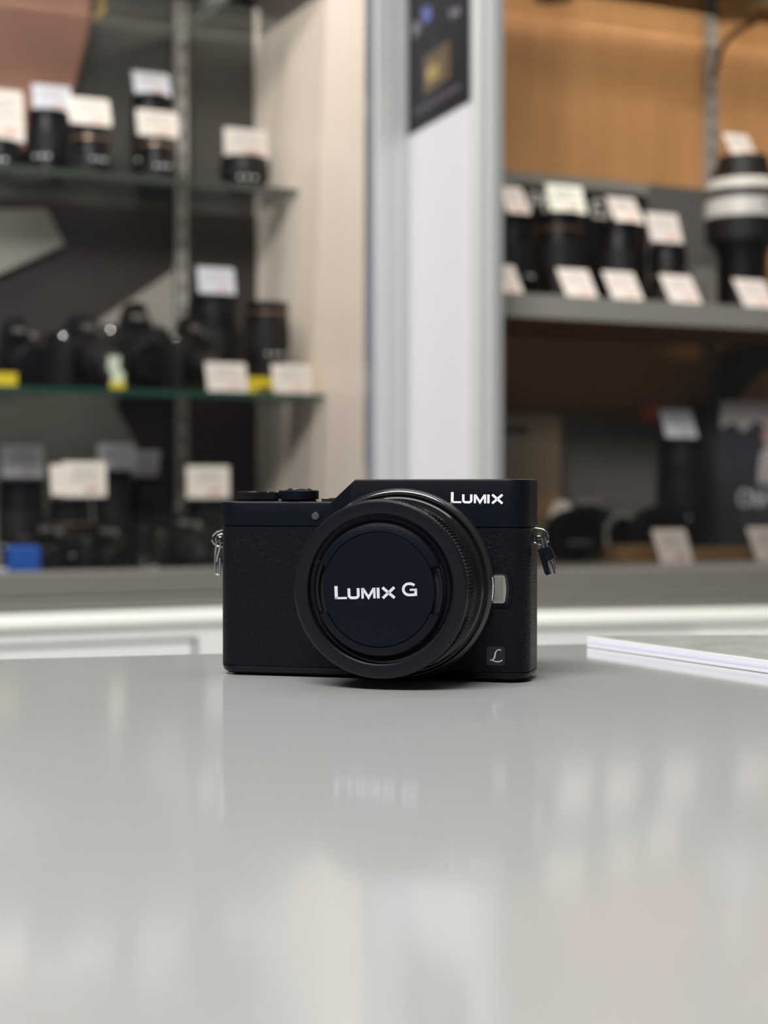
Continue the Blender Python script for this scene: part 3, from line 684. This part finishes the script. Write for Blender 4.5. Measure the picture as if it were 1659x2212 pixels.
lying(1345, 1112, 46, .232, .024, 'grey felt-like lens hood ring standing behind the cardboard box', m='greyfur', ringm='greyfur', turn=-55, txt=False, nm='lens_hood', cat='lens hood', z0=zr+.0)
_, zc_ = RC.hit(1440, 1185, .13)
lying(1430, 1128, 58, .15, .05, 'round lens with a shiny rim below the tall dark lens', m='lensgloss', turn=-12, z0=zr)
lens(RC, 1474, 948, .262, 108, 'tall dark lens under the grey-green card, bottom of right cabinet', zr, group='lenses on the bottom at right', style=2)
card(RC, 1440, 944, .25, 'grey-green price card on top of the tall dark lens', 74, 62, 24, 'cardcool2', group='price cards in the right cabinet')
tag(board('orange_disc', RC, [(1408+22*math.cos(i*.3927), 891+22*math.sin(i*.3927)) for i in range(16)], .333, .004, M['orange']), 'orange-red round sticker on the top of the dark grey backboard', 'sticker')
card(RC, 1428, 1231, .045, 'bright price card leaning on the low cardboard box, right cabinet bottom', 78, 72, 26, m='cardlow', group='price cards in the right cabinet', z=zr)
card(RC, 1636, 1231, .045, 'bright price card at the lower right corner of the right cabinet', 78, 72, 28, m='cardlow', group='price cards in the right cabinet', z=zr)
# pale things behind the strap ring
pp = thing('folded_paper', 'cream folded paper tent glowing behind the strap ring on the right', 'paper')
s_, z_ = RC.hit(1215, 1116, .215); pp.location = RC.p(s_, .215, z_); pp.rotation_euler = (0, 0, RC.rz)
bm = bmesh.new(); prism(bm, [(-.016, 0), (.017, 0), (.006, .017), (-.002, .021), (-.009, .017)], -.01, .01); link('tent', bm, M['paper'], pp)
ll = lens(RC, 1212, 1117, .215, 66, 'squat lens holding up the cream folded paper', zr, group='lenses on the bottom at right', style=1)
pp.location.z = zr + (RC.hit(1212, 1117, .215)[1]-zr)+.0005
dslr(RC, 1270, 1065, .30, 92, 'dark camera with a pale top plate behind the folded paper', zr, turn=-10, group='cameras in the right cabinet')
bm = fbox(RC, rb(1248, .17), rb(1296, .17), .17, .19, RC.hit(1270, 1090, .17)[1], RC.hit(1270, 1070, .17)[1])
bm2 = None
o = link('label_card', bm, M['greyback'])
tag(o, 'pale label strip lying above the lens behind the strap ring', 'label')

# ------------------------------------------------------------------ acrylic sheet on the counter
ac = thing('acrylic_sheet', 'clear acrylic sheet with white edge lying on the counter at right', 'sheet')
poly = [(.0790, .626), (.128, .5375), (.190, .4255), (.60, .50), (.45, .648)]
def inset(P, k):
    c = Vector((sum(p[0] for p in P)/len(P), sum(p[1] for p in P)/len(P))); return [tuple(c+(Vector(p)-c)*k) for p in P]
bm = bmesh.new(); prism(bm, poly, T+.0002, T+.0042, 'xy'); bmesh.ops.recalc_face_normals(bm, faces=bm.faces)
link('edge_band', bm, M['acry'], ac)
bm = bmesh.new(); prism(bm, inset(poly, 1.0006), T+.0017, T+.0027, 'xy'); link('core_line', bm, M['core'], ac)
bm = bmesh.new(); prism(bm, inset(poly, .994), T+.0042, T+.0045, 'xy'); link('top_face', bm, M['acrytop'], ac)

# ------------------------------------------------------------------ the camera in the foreground
MM = .001
YAW = R(14)
cm = thing('mirrorless_camera', 'black mirrorless camera with capped pancake zoom lens on the grey counter', 'camera', (-.005, .521, T+.0002), -YAW)
W2, RAD, DEP = 52.0, 7.0, 26.0
def loc(px, py, yl=0.0):
    """pixel to the camera's own x,z (mm) on the plane y=yl mm"""
    q = CAM - Vector(cm.location); r = ray(px, py); m_ = Matrix.Rotation(YAW, 3, 'Z')
    q = m_ @ q; r = m_ @ r; t = (yl*MM-q.y)/r.y; p = q + r*t; return p.x/MM, p.z/MM
def plan(inset=0.0, n=10):
    """front and back y for a list of x, with rounded corners"""
    w_, rd = W2-inset, RAD-inset*.6; xs = []
    for i in range(n+1): xs.append(-w_+rd-rd*math.cos(math.pi/2*i/n))
    for x in (-40, -34, -30): xs.append(x)
    return w_, rd
def ycorner(x, w_, rd, y0, y1):
    ax = abs(x); 
    if ax <= w_-rd: return y0, y1
    dx = min(ax-(w_-rd), rd); h = rd-math.sqrt(max(rd*rd-dx*dx, 0)); return y0+h, y1-h
def shell(bm, xs, rows, topf=None):
    """rows: list of (z or function of x, inset). builds a loft of rounded-rectangle loops"""
    loops = []
    for (z, ins) in rows:
        w_, rd = W2-ins, max(RAD-ins, 1.5); fr, bk_ = [], []
        for x in xs:
            x2 = x*w_/W2; yf, yb_ = ycorner(x2, w_, rd, ins, DEP-ins)
            zz_ = z(x) if callable(z) else z
            fr.append(bm.verts.new((x2*MM, yf*MM, zz_*MM))); bk_.append(bm.verts.new((x2*MM, yb_*MM, zz_*MM)))
        loops.append((fr, bk_))
    n = len(xs)
    for (f0, b0), (f1, b1) in zip(loops, loops[1:]):
        for i in range(n-1):
            bm.faces.new((f0[i], f0[i+1], f1[i+1], f1[i])); bm.faces.new((b0[i+1], b0[i], b1[i], b1[i+1]))
        bm.faces.new((b0[0], f0[0], f1[0], b1[0])); bm.faces.new((f0[-1], b0[-1], b1[-1], f1[-1]))
    for (f, b) in (loops[0], loops[-1]):
        for i in range(n-1): bm.faces.new((f[i], f[i+1], b[i+1], b[i]))
cs = [RAD-RAD*math.cos(math.pi/2*i/12) for i in range(13)]
xc0, zc0 = loc(714, 1081); xc1, zc1 = loc(766, 1040)
xs = [-W2+c for c in cs] + [-40, -34, -28, -22, xc0-.6, xc0, xc0+(xc1-xc0)*.33, xc0+(xc1-xc0)*.67, xc1, xc1+.6, 0, 8, 16, 24, 32, 38] + [W2-c for c in reversed(cs)]
xs = sorted(set(round(x, 4) for x in xs))
ZLOW, ZHIGH = 57.3, 64.6
def ztop(x):
    if x <= xc0: return ZLOW
    if x >= xc1: return ZHIGH
    return ZLOW+(ZHIGH-ZLOW)*(x-xc0)/(xc1-xc0)
ZS, ZBOT = 49.2, 3.1
bm = bmesh.new(); shell(bm, xs, [(ZBOT, .25), (ZBOT+.15, 0), (ZS-.25, 0), (ZS-.1, .25)]); link('leatherette_body', bm, M['leather'], cm, smooth=True)
bm = bmesh.new(); shell(bm, xs, [(ZBOT-.6, .8), (ZS+.8, .8)]); link('seam_core', bm, M['dark'], cm, smooth=True)
bm = bmesh.new(); shell(bm, xs, [(ZS+.1, .3), (ZS+.3, .0), (lambda x: ztop(x)-.7, 0), (lambda x: ztop(x)-.2, .2), (ztop, .7)]); tp = link('top_plate', bm, M['plate'], cm, smooth=True, angle=28)
bm = bmesh.new(); shell(bm, xs, [(.0, 4.0), (.5, 1.8), (1.4, .5), (ZBOT-.3, 0), (ZBOT-.1, .2)]); link('bottom_plate', bm, M['plastic'], cm, smooth=True)
# screen on the back, hinged monitor
bm = bmesh.new(); box(bm, (-.004, (DEP+2.2)*MM, .027), (.078, .0045, .044), bev=.001); link('rear_screen', bm, M['gloss'], cm)
# dials
def dial(px0, px1, ytop, ybot, name, rib, m, yl=13):
    x0, _ = loc(px0, 1070, yl); x1, _ = loc(px1, 1070, yl); _, zt_ = loc((px0+px1)/2, ytop, yl)
    r = (x1-x0)/2; cx_ = (x0+x1)/2; h = zt_-ZLOW
    bm = bmesh.new()
    lathe(bm, [(0, r*.9), (.35, r*.93), (.36, r*.86), (.7, r*.86), (.71, r), (h-.35, r), (h, r-.35), (h, r*.4), (h, .001)], 120, 'z', (cx_, yl, ZLOW), teeth=1 if rib else 0, depth=.28)
    bmesh.ops.scale(bm, vec=(MM, MM, MM), verts=bm.verts); return link(name, bm, M[m], cm, smooth=True), cx_, r, zt_
d1, *_ = dial(512, 606, 1061, 1083, 'control_dial', True, 'gloss', 14)
d2, cx2, r2, zt2 = dial(604, 687, 1058.5, 1083, 'shutter_dial', False, 'plate', 11)
bm = bmesh.new(); lathe(bm, [(-.3, r2*.62), (.3, r2*.6), (.62, r2*.5), (.64, r2*.3), (.5, .001)], 60, 'z', (cx2+.3, 11, zt2), teeth=1, depth=.18); bmesh.ops.scale(bm, vec=(MM,)*3, verts=bm.verts); link('shutter_button', bm, M['gloss'], d2, smooth=True)
xn, _ = loc(707, 1078, 8); bm = bmesh.new(); box(bm, (xn*MM, .010, (ZLOW+.5)*MM), (.0030, .008, .0016), bev=.0003); link('switch_stub', bm, M['mount'], cm)
# AF lamp
xa, za_ = loc(681, 1114)
bm = bmesh.new(); lathe(bm, [(.2, 1.75), (-.15, 1.75), (-.3, 1.6), (-.3, 1.4), (.0, 1.35), (.0, 1.0)], 40, 'y', (xa, 0, za_)); bmesh.ops.scale(bm, vec=(MM,)*3, verts=bm.verts); al = link('focus_lamp', bm, M['plate'], cm, smooth=True)
bm = bmesh.new(); lathe(bm, [(-.02, 1.36), (-.12, 1.1), (-.3, .5), (-.33, .01)], 32, 'y', (xa, 0, za_)); bmesh.ops.scale(bm, vec=(MM,)*3, verts=bm.verts); link('lamp_lens', bm, M['lampglass'], al, smooth=True)
# lettering on the top plate
x0, z0 = loc(974, 1086.5); x1, z1 = loc(1088, 1085.5); _, ztx = loc(974, 1063)
tot = (98+104+116+28+116)
hL = ztx-z0
bm = bmesh.new(); word(bm, 'LUMIX', x0, z0, hL, -.06, .02, rot=-.4, sx=(x1-x0)/(tot*hL/100)); bmesh.ops.scale(bm, vec=(MM,)*3, verts=bm.verts); link('lettering', bm, M['white'], cm)
# release button with its bezel
xb0, zb0 = loc(1060, 1302); xb1, zb1 = loc(1095, 1243); 
def dshape(x0, x1, z0, z1, r, bulge):
    P = [(x0, z0)]; P += [(x1-r-bulge*.5, z0)] + [(x1-r-bulge*.5+r*math.sin(R(a)), z0+r-r*math.cos(R(a))) for a in (30, 60, 90)]
    P += [(x1-bulge*(2*abs(t-.5))**2*.6, z0+r+(z1-z0-2*r)*t) for t in (.2, .35, .5, .65, .8)]
    P += [(x1-r-bulge*.5+r*math.cos(R(a)), z1-r+r*math.sin(R(a))) for a in (0, 30, 60, 90)] + [(x0, z1)]
    return P
bm = bmesh.new(); prism(bm, dshape(xb0-2, xb1+1.7, zb0-1.4, zb1+1.4, 2, .8), -.45, .3); bmesh.ops.recalc_face_normals(bm, faces=bm.faces); bmesh.ops.scale(bm, vec=(MM,)*3, verts=bm.verts); bz = link('button_bezel', bm, M['plate'], cm)
bm = bmesh.new(); prism(bm, dshape(xb0-2, xb1+.7, zb0-.5, zb1+.5, 1.4, .8), -.5, -.40); bmesh.ops.scale(bm, vec=(MM,)*3, verts=bm.verts); link('bezel_gap', bm, M['dark'], bz)
bm = bmesh.new(); prism(bm, dshape(xb0, xb1, zb0, zb1, .9, .7), -1.3, .0)
bmesh.ops.scale(bm, vec=(MM,)*3, verts=bm.verts); rbn = link('lens_release_button', bm, M['brushed'], cm)
rbn['label'] = 'silver knurled release button'
bm = bmesh.new(); prism(bm, [(xb0+.2, zb0+.3), (xb1-.9, zb0+.3), (xb1-.75, (zb0+zb1)/2), (xb1-.9, zb1-.3), (xb0+.2, zb1-.3)], -1.33, -1.2); bmesh.ops.scale(bm, vec=(MM,)*3, verts=bm.verts); link('knurl_bed', bm, M['lensgrey'], rbn)
bm = bmesh.new(); N_ = 9; M_ = 15; dx = (xb1-xb0-1.0)/N_; dz = (zb1-zb0-.7)/M_
for i in range(N_):
    for j in range(M_):
        cx_ = xb0+.3+dx*(i+.5); cz_ = zb0+.35+dz*(j+.5); a = [bm.verts.new((cx_+q[0]*dx*.46, -1.33, cz_+q[1]*dz*.46)) for q in ((-1, 0), (0, -1), (1, 0), (0, 1))]
        t_ = bm.verts.new((cx_, -1.55, cz_))
        for q in range(4): bm.faces.new((a[q], a[(q+1) % 4], t_))
bmesh.ops.scale(bm, vec=(MM,)*3, verts=bm.verts); link('knurling', bm, M['chrome'], rbn)
# badge with script letter
xg0, zg0 = loc(1051.5, 1437); xg1, zg1 = loc(1091, 1397)
def rrect(x0, x1, z0, z1, r, n=4):
    P = []
    for (cx_, cz_, a) in ((x1-r, z0+r, -90), (x1-r, z1-r, 0), (x0+r, z1-r, 90), (x0+r, z0+r, 180)):
        P += [(cx_+r*math.cos(R(a+90*i/n)), cz_+r*math.sin(R(a+90*i/n))) for i in range(n+1)]
    return P
bm = bmesh.new(); prism(bm, rrect(xg0, xg1, zg0, zg1, .7), -.25, .2); bmesh.ops.scale(bm, vec=(MM,)*3, verts=bm.verts); bg = link('badge', bm, M['badge'], cm)
def bl_(fx, fz): return (xg0+(xg1-xg0)*fx, zg0+(zg1-zg0)*fz)
# normalised on the badge: x right, z up
sc = [(.78, .80), (.74, .835), (.66, .84), (.57, .80), (.49, .70), (.465, .60), (.45, .48), (.41, .38), (.34, .31), (.24, .275), (.17, .275)]
w1 = [.35, .36, .28, .30, .40, .46, .50, .50, .46, .36, .25]
sc2 = [(.17, .285), (.30, .27), (.45, .225), (.58, .20), (.70, .215), (.80, .26), (.86, .305)]
w2 = [.28, .34, .36, .36, .38, .36, .28]
bm = bmesh.new(); ribbon(bm, [bl_(*p) for p in sc], w1, -.32, -.2); ribbon(bm, [bl_(*p) for p in sc2], w2, -.32, -.2)
bmesh.ops.scale(bm, vec=(MM,)*3, verts=bm.verts); link('script_letter', bm, M['script'], bg)
# lens
LX, LZ = 10.6, 30.8
def lring(name, prof, m, par=cm, seg=160, teeth=0, depth=0, closed=True, a0=0, a1=360, smooth=True, lx=None, angle=25):
    bm = bmesh.new(); lathe(bm, prof, seg, 'y', ((lx if lx is not None else LX), 0, LZ), closed=closed, a0=a0, a1=a1, teeth=teeth, depth=depth)
    bmesh.ops.scale(bm, vec=(MM,)*3, verts=bm.verts); return link(name, bm, M[m], par, smooth=smooth, angle=angle)
lring('mount_bezel', [(.5, 25), (.5, 30.9), (-1.2, 30.95), (-2.2, 30.7), (-2.9, 30.2), (-3.2, 29.6), (-3.2, 29.1), (-2.9, 28.8), (-1.2, 28.6), (-1.0, 25)], 'mount', angle=60)
lring('lens_flange', [(-1, 25), (-1, 28.1), (-4.6, 28.1), (-5.2, 27.6), (-5.4, 25)], 'gloss')
brl = lring('lens_barrel', [(-1, 22), (-1, 26.6), (-6.2, 26.6), (-6.3, 26.0), (-7.0, 26.0), (-7.1, 26.7), (-15.8, 27.0), (-16, 26.6), (-25, 26.6), (-25, 22)], 'gloss')
def knurl(name, y0, y1, r, n=150, dep=.55):
    return lring(name, [(y0, 25.5), (y0, r-.35), (y0-.35, r), (y1+.35, r), (y1, r-.35), (y1, 25.5)], 'ringm', brl, seg=2*n, teeth=1, depth=dep, smooth=False)
knurl('zoom_ring', -16.2, -20.9, 27.4)
knurl('grip_ring', -21.3, -25.4, 27.6)
fr_ = lring('front_ring', [(-25.4, 23), (-25.4, 27.2), (-26.9, 27.45), (-27.5, 27.3), (-27.9, 26.8), (-28.0, 26.3), (-27.7, 23.3), (-27.4, 22.95), (-23.6, 22.8), (-23.6, 23)], 'ringm', brl, angle=18)
lring('inner_barrel', [(-23, 19), (-23, 22.1), (-26.7, 22.1), (-27.0, 21.9), (-26.4, 20.9), (-25.2, 20.7), (-25.2, 19)], 'ringm', brl, angle=18)
# the cap
bm = bmesh.new()
capbase = lring('lens_cap', [(-25.0, .01), (-25.0, 20.2), (-27.0, 20.4), (-27.1, .01)], 'dark', cm, closed=False)
capbase['label'] = 'round black lens cap with white lettering'
# bevel, in two sectors so the grips sit in side notches
prof_b = [(-27.0, 20.5), (-28.2, 20.4), (-28.6, 20.1), (-29.35, 17.9), (-29.35, 17.7), (-27.0, 17.7)]
for k_, (a0, a1) in enumerate(((23, 157), (203, 337))):
    lring('cap_rim', prof_b, 'capface', capbase, seg=72, a0=a0, a1=a1, angle=20)
lring('cap_face', [(-27.0, .01), (-27.0, 17.55), (-29.1, 17.55), (-29.3, 17.35), (-29.3, .01)], 'capface', capbase, closed=False, angle=20)
for k_, (a0, a1) in enumerate(((-20, 20), (160, 200))):
    lring('cap_grip', [(-27.0, 19.0), (-28.3, 19.0), (-28.7, 19.2), (-28.5, 20.0), (-27.9, 20.3), (-27.0, 20.3)], 'ringm', capbase, seg=48, a0=a0, a1=a1, teeth=1, depth=.12, smooth=False)
# cap lettering
xl0, zl0 = loc(723.5, 1294.5, -29.3); xl1, zl1 = loc(856, 1289, -29.3); _, zlt = loc(725, 1266, -29.3)
hC = (zlt-zl0)*1.0; ang = 2.2
bm = bmesh.new(); word(bm, 'LUMIX', xl0, zl0, hC, -29.42, -29.28, rot=ang, sx=(xl1-xl0)/(tot*hC/100))
xg_, zg_ = loc(869, 1287.5, -29.3); xg2, _ = loc(902, 1287, -29.3)
word(bm, 'G', xg_, zg_, hC*.98, -29.42, -29.28, rot=ang, sx=(xg2-xg_)/(114*hC/100))
bmesh.ops.scale(bm, vec=(MM,)*3, verts=bm.verts); link('cap_lettering', bm, M['silverprint'], capbase)
# strap rings: (side) triangular split ring on a lug
def vpt(px, py, yl): 
    x, z = loc(px, py, yl); return Vector((x*MM, yl*MM, z*MM))
YL = 13
bm = bmesh.new(); P = [vpt(x, y, YL) for x, y in ((492, 1146), (480, 1145), (468, 1149), (460, 1157), (458, 1166), (462, 1174), (470, 1180), (480, 1181), (490, 1178))]
tube(bm, P, .00027, 10); lg = link('strap_ring', bm, M['chrome'], cm, smooth=True)
lg['label'] = 'chrome strap ring on the left lug'
bm = bmesh.new(); tube(bm, [vpt(x, y, YL-1) for x, y in ((490, 1157), (479, 1153), (470, 1156), (466, 1163), (470, 1171))], .00025, 8)
tube(bm, [vpt(x, y, YL-1.5) for x, y in ((467, 1166), (467, 1177), (465, 1190), (464.5, 1210), (465, 1225), (465.5, 1239))], .00034, 8)
tube(bm, [vpt(x, y, YL-1.5) for x, y in ((475.5, 1166), (476, 1178), (473, 1190), (469.5, 1202), (468.5, 1214))], .00040, 8)
tube(bm, [vpt(x, y, YL-2) for x, y in ((475.5, 1205), (475, 1216), (474.3, 1228), (474, 1240))], .00045, 8)
tube(bm, [vpt(x, y, YL-1) for x, y in ((465.5, 1239), (470, 1241), (474, 1240))], .0003, 8)
link('ring_clip', bm, M['chrome'], lg, smooth=True)
YR = 13
bm = bmesh.new(); P = [vpt(x, y, YR) for x, y in ((1148, 1141), (1160, 1142), (1172, 1144), (1181, 1150), (1185, 1160), (1184, 1168), (1178, 1174), (1166, 1176), (1150, 1172))]
tube(bm, P, .00034, 10); rg = link('strap_ring', bm, M['chrome'], cm, smooth=True)
rg['label'] = 'chrome strap ring on the right lug with black sleeve'
bm = bmesh.new(); lathe(bm, [(0, .0012), (.0004, .0015), (.0016, .0015), (.0019, .001), (.0019, .0002)], 28, 'x'); bmesh.ops.translate(bm, vec=vpt(1158, 1162, YR), verts=bm.verts); link('lug', bm, M['mount'], cm, smooth=True)
bm = bmesh.new(); lathe(bm, [(0, .0012), (-.0004, .0015), (-.0012, .0015), (-.0015, .001), (-.0015, .0002)], 28, 'x'); bmesh.ops.translate(bm, vec=vpt(483, 1164, YL), verts=bm.verts); link('lug', bm, M['mount'], cm, smooth=True)
bm = bmesh.new()
tube(bm, [vpt(x, y, YR-2) for x, y in ((1168, 1163), (1170.5, 1172), (1173, 1186))], .00036, 8)
tube(bm, [vpt(x, y, YR-2) for x, y in ((1176, 1161), (1179, 1171), (1182, 1184))], .00040, 8)
tube(bm, [vpt(x, y, YR-2) for x, y in ((1183, 1214), (1186, 1226), (1190, 1240))], .00040, 8)
tube(bm, [vpt(x, y, YR-2) for x, y in ((1191, 1211), (1195, 1224), (1199, 1239))], .00040, 8)
tube(bm, [vpt(x, y, YR-2) for x, y in ((1196, 1210), (1199, 1220), (1200, 1229))], .00025, 8)
link('ring_clip', bm, M['chrome'], rg, smooth=True)
def pxprism(pts, y0, y1):
    bm = bmesh.new(); A = [bm.verts.new(vpt(x, y, y0)) for x, y in pts]; B = [bm.verts.new(vpt(x, y, y0)+Vector((0, (y1-y0)*MM, 0))) for x, y in pts]
    bm.faces.new(A); bm.faces.new(B[::-1]); n = len(pts)
    for i in range(n): bm.faces.new((A[i], A[(i+1) % n], B[(i+1) % n], B[i]))
    bmesh.ops.recalc_face_normals(bm, faces=bm.faces); return bm
bm = pxprism([(1169, 1184), (1187, 1181), (1198, 1206), (1180, 1214)], YR-3.6, YR+1.5)
bmesh.ops.bevel(bm, geom=list(bm.edges), offset=.0003, segments=2, affect='EDGES'); link('black_sleeve', bm, M['plate'], rg)
bm = pxprism([(1161, 1188), (1168, 1184), (1181, 1213), (1187, 1240), (1182, 1243), (1177, 1240)], YR-2, YR-.6); link('leather_tab', bm, M['plate'], rg)

# ------------------------------------------------------------------ lamps inside the cabinets
def led(fr, s, d, z, L_, power, col, label, tilt=(0, .25, -1)):
    t = thing('cabinet_light', label, 'light', fr.p(s, d, z+.012), fr.rz, 'strip lights in the cabinets')
    bm = bmesh.new(); box(bm, (0, 0, 0), (L_, .03, .016), bev=.002); link('housing', bm, M['alu'], t)
    l = bpy.data.lights.new('lamp', 'AREA'); l.shape = 'RECTANGLE'; l.size = L_*.95; l.size_y = .02; l.energy = power; l.color = col
    o = bpy.data.objects.new('lamp', l); C.objects.link(o); p = fr.p(s, d, z); o.location = p
    dv = fr.u*tilt[0]+fr.v*tilt[1]+Vector((0, 0, tilt[2])); o.rotation_euler = dv.to_track_quat('-Z', 'Y').to_euler()
led(LC, -.6, .06, zt-.05, 1.1, 13, (1, .94, .88), 'strip light under the top of the left cabinet')
led(RC, .6, .06, zt-.05, 1.1, 8, (1, .87, .74), 'strip light under the top of the right cabinet')
